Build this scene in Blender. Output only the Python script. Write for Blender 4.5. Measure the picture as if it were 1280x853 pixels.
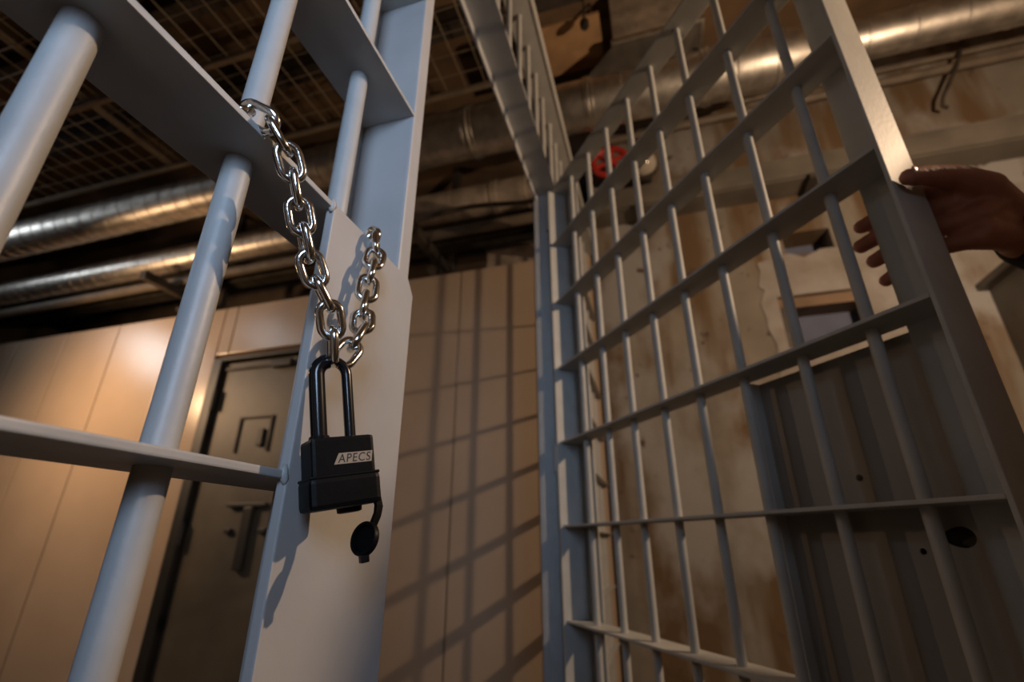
import bpy, bmesh, math, random
from mathutils import Vector, Matrix, Quaternion

random.seed(7)
for o in list(bpy.data.objects):
    bpy.data.objects.remove(o)
SC = bpy.context.scene
COL = SC.collection
ZC = 1.0                      # eye height; heights below are given relative to it

# ------------------------------------------------------------------ camera
cd = bpy.data.cameras.new('camera')
cd.sensor_width = 36.0
cd.lens = 602.77 / 1280 * 36.0
cd.clip_start = 0.01
cam = bpy.data.objects.new('camera', cd)
COL.objects.link(cam)
cam.location = (0, 0, ZC)
cam.rotation_euler = (math.radians(90 + 22.793), 0, math.radians(16.4035))
cd.dof.use_dof = True
cd.dof.focus_distance = 0.315
cd.dof.aperture_fstop = 5.6
SC.camera = cam

# ------------------------------------------------------------------ world, lights, exposure
world = bpy.data.worlds.new('world')
SC.world = world
world.use_nodes = True
world.node_tree.nodes['Background'].inputs[0].default_value = (0.45, 0.55, 0.75, 1)
world.node_tree.nodes['Background'].inputs[1].default_value = 0.15
SC.view_settings.view_transform = 'Standard'
SC.view_settings.look = 'None'
SC.view_settings.exposure = 0.0
SC.view_settings.gamma = 1.0
SC.view_settings.use_curve_mapping = False


def area(name, loc, direction, sx, sy, energy, color):
    l = bpy.data.lights.new(name, 'AREA')
    l.shape = 'RECTANGLE'
    l.size = sx
    l.size_y = sy
    l.energy = energy
    l.color = color
    o = bpy.data.objects.new(name, l)
    COL.objects.link(o)
    o.location = loc
    o.rotation_euler = Vector(direction).to_track_quat('-Z', 'Z').to_euler()
    return o


def bulb(name, loc, r, energy, color):
    l = bpy.data.lights.new(name, 'POINT')
    l.shadow_soft_size = r
    l.energy = energy
    l.color = color
    o = bpy.data.objects.new(name, l)
    COL.objects.link(o)
    o.location = loc
    return o


WARM = (1.0, 0.62, 0.33)
COOL = (0.50, 0.70, 1.0)
bulb('bulb_light', (1.29, 0.78, ZC + 0.98), 0.018, 64.0, (1.0, 0.70, 0.45))
area('lamp_light', (-3.6, 1.30, ZC + 1.08), (0.40, 0.80, -0.36), 0.16, 0.16, 17.0, WARM)
cool_fill = area('added_cool_light', (0.45, -0.98, ZC + 0.55), (-0.72, 1.0, -0.12), 0.40, 0.6, 2.0, COOL)  # added cool fill from behind the camera for the bluish faces
cool_fill.data.spread = math.radians(56)          # narrow spread keeps the added light off the door end and sheet
panel_glint = area('added_cool_light', (-5.36, 0.70, ZC + 1.97), (2.16, 1.55, -0.8), 0.40, 0.55, 1.8, (0.85, 0.93, 1.0))  # added unseen source, placed so the glossy panels mirror a pale patch
panel_glint.data.spread = math.radians(80)
clamp = area('added_ceiling_light', (-4.40, 0.10, ZC + 2.46), (0.6, 0.6, -1), 0.55, 0.45, 8.0, (0.85, 0.93, 1.0))  # added unseen source, aimed at a second pale reflection on the panels
clamp.data.spread = math.radians(110)

# ------------------------------------------------------------------ helpers


def node_mat(name, color, rough=0.6, metal=0.0, var=0.0, scale=8.0, bump=0.0, bump_scale=60.0, color2=None, spec=0.5):
    m = bpy.data.materials.new(name)
    m.use_nodes = True
    nt = m.node_tree
    b = nt.nodes['Principled BSDF']
    b.inputs['Roughness'].default_value = rough
    b.inputs['Metallic'].default_value = metal
    b.inputs['Specular IOR Level'].default_value = spec
    tc = nt.nodes.new('ShaderNodeTexCoord')
    n = nt.nodes.new('ShaderNodeTexNoise')
    n.inputs['Scale'].default_value = scale
    n.inputs['Detail'].default_value = 6
    nt.links.new(tc.outputs['Object'], n.inputs['Vector'])
    r = nt.nodes.new('ShaderNodeValToRGB')
    c = Vector(color)
    lo = Vector(color2) if color2 else c * (1 - var)
    hi = c if color2 else Vector([min(1, x * (1 + var)) for x in c])
    r.color_ramp.elements[0].position = 0.35
    r.color_ramp.elements[1].position = 0.65
    r.color_ramp.elements[0].color = (*lo, 1)
    r.color_ramp.elements[1].color = (*hi, 1)
    nt.links.new(n.outputs['Fac'], r.inputs['Fac'])
    nt.links.new(r.outputs['Color'], b.inputs['Base Color'])
    if bump:
        n2 = nt.nodes.new('ShaderNodeTexNoise')
        n2.inputs['Scale'].default_value = bump_scale
        n2.inputs['Detail'].default_value = 4
        nt.links.new(tc.outputs['Object'], n2.inputs['Vector'])
        bp = nt.nodes.new('ShaderNodeBump')
        bp.inputs['Strength'].default_value = bump
        bp.inputs['Distance'].default_value = 0.004
        nt.links.new(n2.outputs['Fac'], bp.inputs['Height'])
        nt.links.new(bp.outputs['Normal'], b.inputs['Normal'])
    return m


def concrete_mat(name):
    """raw concrete with brown rust streaks running down and pale limewash patches"""
    m = node_mat(name, (0.225, 0.20, 0.17), 0.9, var=0.22, scale=3.0, bump=0.5, bump_scale=25)
    nt = m.node_tree
    b = nt.nodes['Principled BSDF']
    ramp = [n for n in nt.nodes if n.type == 'VALTORGB'][0]
    tc = [n for n in nt.nodes if n.type == 'TEX_COORD'][0]

    def noise(scale, vec, lo, hi, detail=5):
        mp = nt.nodes.new('ShaderNodeMapping')
        mp.inputs['Scale'].default_value = vec
        nt.links.new(tc.outputs['Object'], mp.inputs['Vector'])
        n = nt.nodes.new('ShaderNodeTexNoise')
        n.inputs['Scale'].default_value = scale
        n.inputs['Detail'].default_value = detail
        nt.links.new(mp.outputs['Vector'], n.inputs['Vector'])
        r = nt.nodes.new('ShaderNodeMapRange')
        r.inputs['From Min'].default_value = lo
        r.inputs['From Max'].default_value = hi
        nt.links.new(n.outputs['Fac'], r.inputs['Value'])
        return r.outputs['Result']

    def mix(fac, a, col):
        x = nt.nodes.new('ShaderNodeMix')
        x.data_type = 'RGBA'
        nt.links.new(fac, x.inputs['Factor'])
        nt.links.new(a, x.inputs['A'])
        x.inputs['B'].default_value = (*col, 1)
        return x.outputs['Result']
    c = mix(noise(2.2, (2.6, 1, 0.40), 0.44, 0.57), ramp.outputs['Color'], (0.135, 0.085, 0.045))
    c = mix(noise(2.0, (1.6, 1, 1.0), 0.54, 0.66), c, (0.31, 0.30, 0.295))
    c = mix(noise(14, (1, 1, 1), 0.66, 0.72), c, (0.09, 0.06, 0.045))
    nt.links.new(c, b.inputs['Base Color'])
    return m


M = {}
M['paint'] = node_mat('grey_bar_paint', (0.46, 0.46, 0.45), 0.42, var=0.05, scale=30, bump=0.08, bump_scale=160)
M['plate_paint'] = node_mat('grey_plate_paint', (0.47, 0.46, 0.45), 0.5, var=0.05, scale=14, bump=0.06, bump_scale=120)
M['door_paint'] = node_mat('door_bar_paint', (0.45, 0.45, 0.43), 0.56, var=0.06, scale=25, bump=0.08, bump_scale=160)
M['sheet'] = node_mat('lock_sheet_paint', (0.29, 0.275, 0.25), 0.5, var=0.08, scale=9, bump=0.05)
M['chrome'] = node_mat('galvanised_chain_steel', (0.72, 0.72, 0.70), 0.16, 1.0, var=0.08, scale=90, bump=0.05, bump_scale=400)
M['black'] = node_mat('black_plastic', (0.004, 0.004, 0.0045), 0.45, var=0.2, scale=40, bump=0.05, bump_scale=300, spec=0.16)
M['black_gloss'] = node_mat('black_vinyl', (0.008, 0.008, 0.009), 0.2, var=0.2, scale=40)
M['gold'] = node_mat('pale_gold_print', (0.42, 0.32, 0.23), 0.5, var=0.05)
M['ink'] = node_mat('dark_print', (0.02, 0.017, 0.014), 0.6)
M['panel'] = node_mat('beige_wall_panel', (0.47, 0.36, 0.265), 0.24, var=0.04, scale=3, bump=0.05, bump_scale=8)
M['panel_back'] = node_mat('panel_joint', (0.14, 0.09, 0.06), 0.9)
M['concrete'] = concrete_mat('stained_concrete')
M['ceiling'] = node_mat('brown_ceiling_concrete', (0.16, 0.10, 0.055), 0.95, var=0.3, scale=3, bump=0.6, bump_scale=14)
M['dark_wall'] = node_mat('dark_brown_wall', (0.075, 0.055, 0.04), 0.95, var=0.3, scale=3, bump=0.5, bump_scale=14)
M['floor'] = node_mat('worn_floor', (0.06, 0.045, 0.035), 0.85, var=0.25, scale=4, bump=0.3)
M['duct'] = node_mat('galvanised_duct', (0.58, 0.55, 0.51), 0.42, 1.0, var=0.22, scale=16, bump=0.15, bump_scale=30)
M['dusty_duct'] = node_mat('dusty_sheet_metal', (0.40, 0.34, 0.28), 0.6, 0.35, var=0.3, scale=10, bump=0.2)
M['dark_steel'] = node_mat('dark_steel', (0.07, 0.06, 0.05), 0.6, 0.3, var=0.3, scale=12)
M['mesh'] = node_mat('mesh_wire', (0.28, 0.23, 0.17), 0.6, 0.4, var=0.2)
M['pipe'] = node_mat('painted_pipe', (0.16, 0.13, 0.10), 0.6, var=0.2, scale=10)
M['channel'] = node_mat('steel_channel_paint', (0.14, 0.125, 0.105), 0.5, var=0.2, scale=6)
M['door'] = node_mat('olive_door_paint', (0.105, 0.085, 0.058), 0.5, var=0.15, scale=5, bump=0.1)
M['door_dark'] = node_mat('door_hardware', (0.02, 0.018, 0.015), 0.5, var=0.2)
M['red'] = node_mat('red_paint', (0.42, 0.03, 0.02), 0.45, var=0.1)
M['glass_dome'] = node_mat('frosted_dome', (0.42, 0.38, 0.32), 0.12, var=0.05)
M['niche'] = node_mat('blue_grey_plaster', (0.13, 0.15, 0.23), 0.9, var=0.1, bump=0.3)
M['plaster'] = node_mat('pale_plaster', (0.33, 0.31, 0.30), 0.9, var=0.12, scale=8, bump=0.5, bump_scale=30, color2=(0.24, 0.21, 0.185))
M['wood'] = node_mat('brown_board', (0.20, 0.13, 0.08), 0.7, var=0.25, scale=6)
M['board'] = node_mat('brown_plywood', (0.40, 0.24, 0.12), 0.85, var=0.2, scale=7, bump=0.2)
M['skin'] = node_mat('skin', (0.42, 0.17, 0.11), 0.5, var=0.08, scale=40, bump=0.12, bump_scale=220)
M['nail'] = node_mat('nail', (0.50, 0.26, 0.20), 0.3)
M['sleeve'] = node_mat('dark_sleeve_cloth', (0.012, 0.012, 0.016), 0.9, var=0.3, scale=60, bump=0.3, bump_scale=300)
M['trousers'] = node_mat('dark_trouser_cloth', (0.02, 0.022, 0.03), 0.9, var=0.3, scale=50)
M['glass'] = node_mat('window_glass', (0.55, 0.62, 0.72), 0.1)
M['white_frame'] = node_mat('window_frame_paint', (0.5, 0.48, 0.45), 0.5)


def link_mesh(name, me, mat, parent=None, smooth=False):
    o = bpy.data.objects.new(name, me)
    COL.objects.link(o)
    if mat is not None and not me.materials:
        me.materials.append(M[mat] if isinstance(mat, str) else mat)
    if smooth:
        for p in me.polygons:
            p.use_smooth = True
    if parent:
        o.parent = parent
    return o


def bm_obj(name, bm, mat, parent=None, smooth=False):
    bmesh.ops.recalc_face_normals(bm, faces=bm.faces)
    me = bpy.data.meshes.new(name)
    bm.to_mesh(me)
    bm.free()
    return link_mesh(name, me, mat, parent, smooth)


def box(bm, x0, x1, y0, y1, z0, z1, bev=0.0):
    r = bmesh.ops.create_cube(bm, size=1.0)
    vs = r['verts']
    for v in vs:
        v.co = Vector(((x0 + x1) / 2 + v.co.x * (x1 - x0), (y0 + y1) / 2 + v.co.y * (y1 - y0), (z0 + z1) / 2 + v.co.z * (z1 - z0)))
    if bev:
        es = list({e for v in vs for e in v.link_edges})
        bmesh.ops.bevel(bm, geom=es, offset=bev, segments=2, affect='EDGES', profile=0.6)
    return bm


def box_obj(name, mat, parent, *a, bev=0.0):
    bm = bmesh.new()
    box(bm, *a, bev=bev)
    return bm_obj(name, bm, mat, parent)


def tube(bm, pts, r, n=12, closed=False, cap=True):
    """sweep a circle (radius r or list of radii) along points"""
    pts = [Vector(p) for p in pts]
    m = len(pts)
    rs = r if isinstance(r, (list, tuple)) else [r] * m
    prev = None
    rings = []
    for i, p in enumerate(pts):
        if closed:
            t = pts[(i + 1) % m] - pts[i - 1]
        else:
            t = pts[min(i + 1, m - 1)] - pts[max(i - 1, 0)]
        t.normalize()
        if prev is None:
            a = Vector((0, 0, 1)) if abs(t.z) < 0.9 else Vector((1, 0, 0))
            u = t.cross(a).normalized()
        else:
            u = (prev - t * prev.dot(t)).normalized()
        prev = u
        w = t.cross(u)
        rings.append([bm.verts.new(p + (u * math.cos(k * 2 * math.pi / n) + w * math.sin(k * 2 * math.pi / n)) * rs[i]) for k in range(n)])
    for i in range(m if closed else m - 1):
        A, B = rings[i], rings[(i + 1) % m]
        for k in range(n):
            bm.faces.new((A[k], A[(k + 1) % n], B[(k + 1) % n], B[k]))
    if cap and not closed:
        bm.faces.new(rings[0][::-1])
        bm.faces.new(rings[-1])
    return bm


def tube_obj(name, mat, parent, pts, r, n=12, closed=False, smooth=True):
    bm = bmesh.new()
    tube(bm, pts, r, n, closed)
    o = bm_obj(name, bm, mat, parent, smooth)
    if smooth:
        sharpen(o)
    return o


def sharpen(o, ang=40):
    me = o.data
    bm = bmesh.new()
    bm.from_mesh(me)
    for e in bm.edges:
        if len(e.link_faces) == 2 and e.calc_face_angle(0) > math.radians(ang):
            e.smooth = False
    bm.to_mesh(me)
    bm.free()


def lathe(bm, profile, axis_pt, axis, n=32):
    """profile: list of (distance along axis, radius)"""
    axis = Vector(axis).normalized()
    a = Vector((0, 0, 1)) if abs(axis.z) < 0.9 else Vector((1, 0, 0))
    u = axis.cross(a).normalized()
    w = axis.cross(u)
    P = Vector(axis_pt)
    rings = []
    for d, r in profile:
        if r <= 1e-6:
            rings.append([bm.verts.new(P + axis * d)])
        else:
            rings.append([bm.verts.new(P + axis * d + (u * math.cos(k * 2 * math.pi / n) + w * math.sin(k * 2 * math.pi / n)) * r) for k in range(n)])
    for A, B in zip(rings, rings[1:]):
        for k in range(n):
            if len(A) == 1 and len(B) == 1:
                continue
            if len(A) == 1:
                bm.faces.new((A[0], B[(k + 1) % n], B[k]))
            elif len(B) == 1:
                bm.faces.new((A[k], A[(k + 1) % n], B[0]))
            else:
                bm.faces.new((A[k], A[(k + 1) % n], B[(k + 1) % n], B[k]))
    return bm


def lathe_obj(name, mat, parent, profile, pt, axis, n=32, smooth=True):
    bm = bmesh.new()
    lathe(bm, profile, pt, axis, n)
    o = bm_obj(name, bm, mat, parent, smooth)
    if smooth:
        sharpen(o, 35)
    return o


def prism(bm, poly, origin, ax, ay, az, d0, d1):
    """extrude a 2-D polygon (in ax, ay) from d0 to d1 along az"""
    O, ax, ay, az = Vector(origin), Vector(ax), Vector(ay), Vector(az)
    A = [bm.verts.new(O + ax * x + ay * y + az * d0) for x, y in poly]
    B = [bm.verts.new(O + ax * x + ay * y + az * d1) for x, y in poly]
    n = len(poly)
    bm.faces.new(A[::-1])
    bm.faces.new(B)
    for k in range(n):
        bm.faces.new((A[k], A[(k + 1) % n], B[(k + 1) % n], B[k]))
    return bm


def thing(name, label, cat, loc=(0, 0, 0), rotz=0.0, group=None):
    o = bpy.data.objects.new(name, None)
    o.empty_display_size = 0.05
    COL.objects.link(o)
    o.location = loc
    o.rotation_euler = (0, 0, rotz)
    return tag(o, label, cat, group)


def tag(o, label, cat, group=None):
    o['label'] = label
    o['category'] = cat
    if group:
        o['group'] = group
    return o


def struct(o, label=None, cat=None):
    o['kind'] = 'structure'
    if label:
        o['label'] = label
    if cat:
        o['category'] = cat
    return o


def share(name, src, parent, loc):
    o = bpy.data.objects.new(name, src.data)
    COL.objects.link(o)
    o.parent = parent
    o.location = loc
    return o


# ------------------------------------------------------------------ room shell
X0, X1, Y0, YB, ZT = -5.4, 2.4, -1.05, 2.25, ZC + 2.5
YR = 2.95                      # wall set back above the panelled wall


def wall_with_holes(name, xs, zs, holes, mat, place, depth):
    """flat slab cut by rectangular holes: place(a, d, z) -> point; a along the wall, d into it"""
    bm = bmesh.new()
    for i in range(len(xs) - 1):
        for k in range(len(zs) - 1):
            a0, a1, z0, z1 = xs[i], xs[i + 1], zs[k], zs[k + 1]
            if any(h[0] <= a0 and a1 <= h[1] and h[2] <= z0 and z1 <= h[3] for h in holes):
                continue
            c = [bm.verts.new(place(a, d, z)) for d in (0, depth) for (a, z) in ((a0, z0), (a1, z0), (a1, z1), (a0, z1))]
            for f in ((0, 1, 2, 3), (7, 6, 5, 4), (0, 4, 5, 1), (1, 5, 6, 2), (2, 6, 7, 3), (3, 7, 4, 0)):
                bm.faces.new([c[q] for q in f])
    bmesh.ops.remove_doubles(bm, verts=bm.verts, dist=1e-5)
    # drop the inner faces shared by neighbouring cells
    seen = {}
    for f in bm.faces:
        seen.setdefault(tuple(sorted(v.index for v in f.verts)), []).append(f)
    bm.verts.index_update()
    seen = {}
    for f in bm.faces:
        seen.setdefault(tuple(sorted(v.index for v in f.verts)), []).append(f)
    dead = [f for l in seen.values() if len(l) > 1 for f in l]
    bmesh.ops.delete(bm, geom=dead, context='FACES')
    return bm_obj(name, bm, mat)


struct(box_obj('floor', 'floor', None, X0, X1, Y0, YR, -0.1, 0.0), 'dark worn concrete floor of the basement', 'floor')
struct(box_obj('ceiling', 'ceiling', None, X0, X1, Y0, YR, ZT, ZT + 0.1), 'rough brown concrete ceiling above the ducts', 'ceiling')
struct(box_obj('wall_right', 'concrete', None, X1, X1 + 0.1, Y0, YR, 0, ZT), 'bare concrete side wall right of the gate', 'wall')
struct(box_obj('wall_recess', 'dark_wall', None, X0, -0.2, YR, YR + 0.1, 0, ZT), 'dark brown wall set back above the beige panels', 'wall')

# wall behind the camera and left wall, with holes for the added windows
wf = wall_with_holes('wall_front', [X0, 0.20, 0.70, X1], [0, ZC + 0.2, ZC + 0.9, ZT], [(0.20, 0.70, ZC + 0.2, ZC + 0.9)],
                     'dark_wall', lambda a, d, z: (a, Y0 - d, z), 0.2)
struct(wf, 'concrete wall behind the viewer with an added window', 'wall')
wl = wall_with_holes('wall_left', [Y0, 0.42, 0.98, YR], [0, ZC + 1.62, ZC + 2.32, ZT], [(0.42, 0.98, ZC + 1.62, ZC + 2.32)],
                     'dark_wall', lambda a, d, z: (X0 - d, a, z), 0.2)
struct(wl, 'concrete end wall on the left with a small added window', 'wall')


def window(name, label, place, a0, a1, z0, z1):
    w = bpy.data.objects.new(name, None)
    COL.objects.link(w)
    struct(w, label, 'window')

    def slab(nm, mt, p0, p1, q0, q1, d0, d1):
        bm = bmesh.new()
        c = [bm.verts.new(place(a, d, z)) for d in (d0, d1) for (a, z) in ((p0, q0), (p1, q0), (p1, q1), (p0, q1))]
        for f in ((0, 1, 2, 3), (7, 6, 5, 4), (0, 4, 5, 1), (1, 5, 6, 2), (2, 6, 7, 3), (3, 7, 4, 0)):
            bm.faces.new([c[q] for q in f])
        return bm_obj(nm, bm, mt, w)
    t = 0.05
    slab('frame', 'white_frame', a0, a1, z0, z0 + t, 0.05, 0.12)
    slab('frame', 'white_frame', a0, a1, z1 - t, z1, 0.05, 0.12)
    slab('frame', 'white_frame', a0, a0 + t, z0 + t, z1 - t, 0.05, 0.12)
    slab('frame', 'white_frame', a1 - t, a1, z0 + t, z1 - t, 0.05, 0.12)
    am = (a0 + a1) / 2
    slab('mullion', 'white_frame', am - 0.02, am + 0.02, z0 + t, z1 - t, 0.05, 0.12)
    slab('pane', 'glass', a0 + t, am - 0.02, z0 + t, z1 - t, 0.08, 0.09)
    slab('pane', 'glass', am + 0.02, a1 - t, z0 + t, z1 - t, 0.08, 0.09)


window('added_window_1', 'added window behind the viewer for the cool fill light', lambda a, d, z: (a, Y0 - d, z), 0.20, 0.70, ZC + 0.2, ZC + 0.9)  # unseen window, put in to house the cool fill light
window('added_window_2', 'small added window in the left end wall for the panel reflection', lambda a, d, z: (X0 - d, a, z), 0.42, 0.98, ZC + 1.62, ZC + 2.32)  # unseen window, put in for the reflection on the beige panels

# --- panelled back wall: backing plus single beige panels
ZP = ZC + 1.46
DX0, DX1, DZ = -2.66, -1.74, ZC + 1.095       # door hole
wb = wall_with_holes('wall_back', [X0, DX0, DX1, -0.2], [0, DZ, ZP], [(DX0, DX1, 0, DZ)], 'panel_back',
                     lambda a, d, z: (a, YB + 0.02 + d, z), 0.28)
struct(wb, 'beige panelled wall at the back with tall narrow panels', 'wall')
joints = [X0, -4.68, -4.15, -3.62, -3.09, DX0, DX1, -1.50, -0.97, -0.22]
for a, b in zip(joints, joints[1:]):
    if a == DX0:
        m_ = -2.56
        for (p, q) in ((a, m_), (m_, b)):
            box_obj('panel', 'panel', wb, p + 0.004, q - 0.004, YB, YB + 0.02, DZ + 0.03, ZP, bev=0.004)
        continue
    box_obj('panel', 'panel', wb, a + 0.004, b - 0.004, YB, YB + 0.02, 0.0, ZP, bev=0.004)

# --- door in the panelled wall
dr = bpy.data.objects.new('door_1', None)
COL.objects.link(dr)
struct(dr, 'dark olive metal door in the beige panelled wall', 'door')
box_obj('jamb', 'door_dark', dr, DX0, DX0 + 0.07, YB - 0.005, YB + 0.10, 0, DZ, bev=0.004)
box_obj('jamb', 'door_dark', dr, DX1 - 0.05, DX1, YB - 0.005, YB + 0.10, 0, DZ, bev=0.004)
box_obj('lintel', 'door_dark', dr, DX0 + 0.07, DX1 - 0.05, YB - 0.005, YB + 0.10, DZ - 0.02, DZ, bev=0.003)
leaf = box_obj('leaf', 'door', dr, DX0 + 0.08, DX1 - 0.06, YB + 0.03, YB + 0.08, 0.01, DZ - 0.03, bev=0.004)
box_obj('top_strip', 'dark_steel', dr, DX0 + 0.10, DX1 - 0.06, YB + 0.012, YB + 0.03, DZ - 0.085, DZ - 0.065, bev=0.003)
box_obj('closer', 'door_dark', dr, -2.20, -2.05, YB - 0.01, YB + 0.03, DZ - 0.10, DZ - 0.055, bev=0.006)
for z_ in (ZC + 0.82, ZC + 0.05, ZC - 0.7):
    tube_obj('hinge', 'door_dark', dr, [(DX0 + 0.075, YB, z_ - 0.06), (DX0 + 0.075, YB, z_ + 0.06)], 0.016, 10)
# hatch outline
hx0, hx1, hz0, hz1 = -2.37, -2.13, ZC + 0.49, ZC + 0.70
box_obj('hatch_frame', 'dark_steel', leaf, hx0, hx0 + 0.012, YB + 0.018, YB + 0.03, hz0, hz1)
box_obj('hatch_frame', 'dark_steel', leaf, hx1 - 0.012, hx1, YB + 0.018, YB + 0.03, hz0, hz1)
box_obj('hatch_frame', 'dark_steel', leaf, hx0 + 0.012, hx1 - 0.012, YB + 0.018, YB + 0.03, hz1 - 0.012, hz1)
box_obj('hatch_latch', 'door_dark', leaf, -2.21, -2.17, YB + 0.01, YB + 0.03, hz0 + 0.03, hz0 + 0.13, bev=0.004)
box_obj('bolt', 'door_dark', dr, -2.31, -2.05, YB + 0.0, YB + 0.03, ZC + 0.185, ZC + 0.205, bev=0.004)
box_obj('bolt_bracket', 'door_dark', leaf, -2.19, -2.13, YB + 0.0, YB + 0.03, ZC - 0.13, ZC + 0.185, bev=0.006)
box_obj('bolt_keeper', 'door_dark', leaf, -2.30, -2.26, YB + 0.008, YB + 0.03, ZC + 0.05, ZC + 0.075, bev=0.004)
box_obj('bolt_keeper', 'door_dark', leaf, -2.08, -2.03, YB + 0.008, YB + 0.03, ZC + 0.05, ZC + 0.075, bev=0.004)

# --- stained concrete wall right of the partition, with two niches
N1 = (0.62, 0.97, ZC + 0.80, ZC + 1.05)
N2 = (0.70, 0.905, ZC + 1.262, ZC + 1.385)
wc = wall_with_holes('wall_concrete', [-0.2, N1[0], N2[0], N2[1], N1[1], X1], [0, N1[2], N1[3], N2[2], N2[3], ZT], [N1, N2],
                     'concrete', lambda a, d, z: (a, YB + d, z), 0.30)
struct(wc, 'brown stained concrete wall with pale patches behind the barred door', 'wall')
for n_ in (N1, N2):
    box_obj('niche_back', 'niche', wc, n_[0] - 0.01, n_[1] + 0.01, YB + 0.14, YB + 0.16, n_[2] - 0.01, n_[3] + 0.01)
box_obj('niche_lintel', 'wood', wc, N1[0] + 0.0, N1[1], YB + 0.02, YB + 0.14, N1[3] - 0.05, N1[3])
box_obj('niche_post', 'dark_steel', wc, N1[0], N1[0] + 0.025, YB + 0.005, YB + 0.14, N1[2], N1[3] - 0.05)
# uneven pale plaster patch around the niches
bm = bmesh.new()
outer = []
rr = random.Random(3)
for k in range(40):
    t = k / 40
    if t < .25:
        p = (0.56 + (1.24 - 0.56) * t * 4, 0.66)
    elif t < .5:
        p = (1.24, 0.66 + 0.6 * (t - .25) * 4)
    elif t < .75:
        p = (1.24 - (1.24 - 0.56) * (t - .5) * 4, 1.255)
    else:
        p = (0.56, 1.255 - 0.6 * (t - .75) * 4)
    outer.append((p[0] + rr.uniform(-.02, .02), p[1] + rr.uniform(-.02, .02)))
ov = [bm.verts.new((x, YB - 0.005, ZC + z)) for x, z in outer]
hv = [bm.verts.new((x, YB - 0.005, z)) for x, z in ((N1[0] - .002, N1[2] - .002), (N1[1] + .002, N1[2] - .002), (N1[1] + .002, N1[3] + .002), (N1[0] - .002, N1[3] + .002))]
ed = [bm.edges.new((ov[i], ov[(i + 1) % 40])) for i in range(40)] + [bm.edges.new((hv[i], hv[(i + 1) % 4])) for i in range(4)]
bmesh.ops.triangle_fill(bm, use_beauty=True, edges=ed)
g = bmesh.ops.extrude_face_region(bm, geom=list(bm.faces))
for v in [e for e in g['geom'] if isinstance(e, bmesh.types.BMVert)]:
    v.co.y += 0.006
bm_obj('plaster_patch', bm, 'plaster', wc)

# ------------------------------------------------------------------ barred partition (fixed)
XF, XK = -0.2154, -0.279
XB = -0.247
RZ = [ZC - 0.1615 + 0.2 * i for i in range(-4, 7)]         # rail heights, shared with the door
YP0, YP1 = 0.3486, 0.3702                                  # latch post
YH = 1.2221
part = thing('barred_partition', 'fixed grey steel partition of round bars and flat rails beside the open barred door', 'partition')


def bars(parent, mat, ys, x, r, z0, z1):
    bm = bmesh.new()
    tube(bm, [(0, 0, 0), (0, 0, z1 - z0)], r, 20)
    first = bm_obj('bar', bm, mat, parent, True)
    sharpen(first)
    first.location = (x, ys[0], z0)
    for y in ys[1:]:
        share('bar', first, parent, (x, y, z0))


ZTOP = ZC + 1.4385
bars(part, 'paint', [0.290, 0.190, 0.092, -0.008, -0.108, -0.208, -0.308, -0.408, -0.508, -0.608, -0.708, -0.808, -0.908], XB, 0.0088, 0.0, ZTOP)
bars(part, 'paint', [1.33 + 0.1 * i for i in range(10)], XB, 0.0085, 0.0, ZTOP)
bars(part, 'paint', [0.411 + 0.1 * i for i in range(9)], XB, 0.0075, ZC + 1.0475, ZTOP)
for z in RZ:
    if z < 0.02 or z > ZC + 1.03:
        continue
    box_obj('rail', 'paint', part, XK, XF, Y0, YP0, z - 0.0025, z + 0.0025, bev=0.0012)
    box_obj('rail', 'paint', part, XK, XF, 1.262, YB, z - 0.0025, z + 0.0025, bev=0.0012)
box_obj('header', 'paint', part, -0.284, XF, Y0, YB, ZC + 1.0435, ZC + 1.0495, bev=0.0015)
box_obj('header_lip', 'paint', part, -0.284, -0.279, YP1 + 0.001, 1.235, ZC + 1.018, ZC + 1.0435, bev=0.001)
box_obj('top_rail', 'paint', part, XK, -0.205, Y0, YB, ZTOP, ZTOP + 0.006, bev=0.0015)
box_obj('top_angle', 'paint', part, -0.205, -0.199, Y0, YB, ZTOP - 0.002, ZTOP + 0.05, bev=0.0015)
box_obj('post', 'plate_paint', part, XK, XF, YP0, YP1, 0.0, ZC + 1.0435, bev=0.003)
box_obj('post_stop', 'paint', part, XK - 0.006, XK, YP0 - 0.030, YP1, 0.0, ZC + 1.0435, bev=0.001)
box_obj('hinge_post', 'paint', part, XK, XF - 0.020, 1.236, 1.262, 0.0, ZC + 1.0435, bev=0.002)
box_obj('hinge_stop', 'paint', part, -0.288, XK + 0.004, 1.226, 1.250, 0.0, ZC + 1.0435, bev=0.001)
for z in (ZC - 0.6, ZC + 0.2, ZC + 0.93):
    tube_obj('hinge', 'paint', part, [(-0.2425, 1.229, z - 0.035), (-0.2425, 1.229, z + 0.035)], 0.007, 12)
# wide lock plate on the latch post, top at the height of the second rail
bm = bmesh.new()
zt = RZ[6]
prism(bm, [(0.2494, 0.02), (0.2494, zt - 0.003), (0.254, zt + 0.002), (0.368, zt + 0.002), (0.380, zt - 0.012), (0.380, 0.02)],
      (0, 0, 0), (0, 1, 0), (0, 0, 1), (1, 0, 0), XF - 0.0065, XF + 0.0008)
bmesh.ops.bevel(bm, geom=list(bm.edges), offset=0.0012, segments=2, affect='EDGES', profile=0.6)
bm_obj('lock_plate', bm, 'plate_paint', part)
# weld beads where the rail meets the lock plate
for (y, z) in ((0.2485, RZ[5]), (0.2485, RZ[6])):
    bm = bmesh.new()
    pts = [(XF - 0.001 + rr.uniform(-.0006, .0006), y + rr.uniform(-.001, .001), z + q) for q in (-0.006, -0.003, 0, 0.003, 0.006)]
    tube(bm, pts, [0.001, 0.0026, 0.003, 0.0024, 0.001], 10)
    bm_obj('weld', bm, 'paint', part, True)

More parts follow.
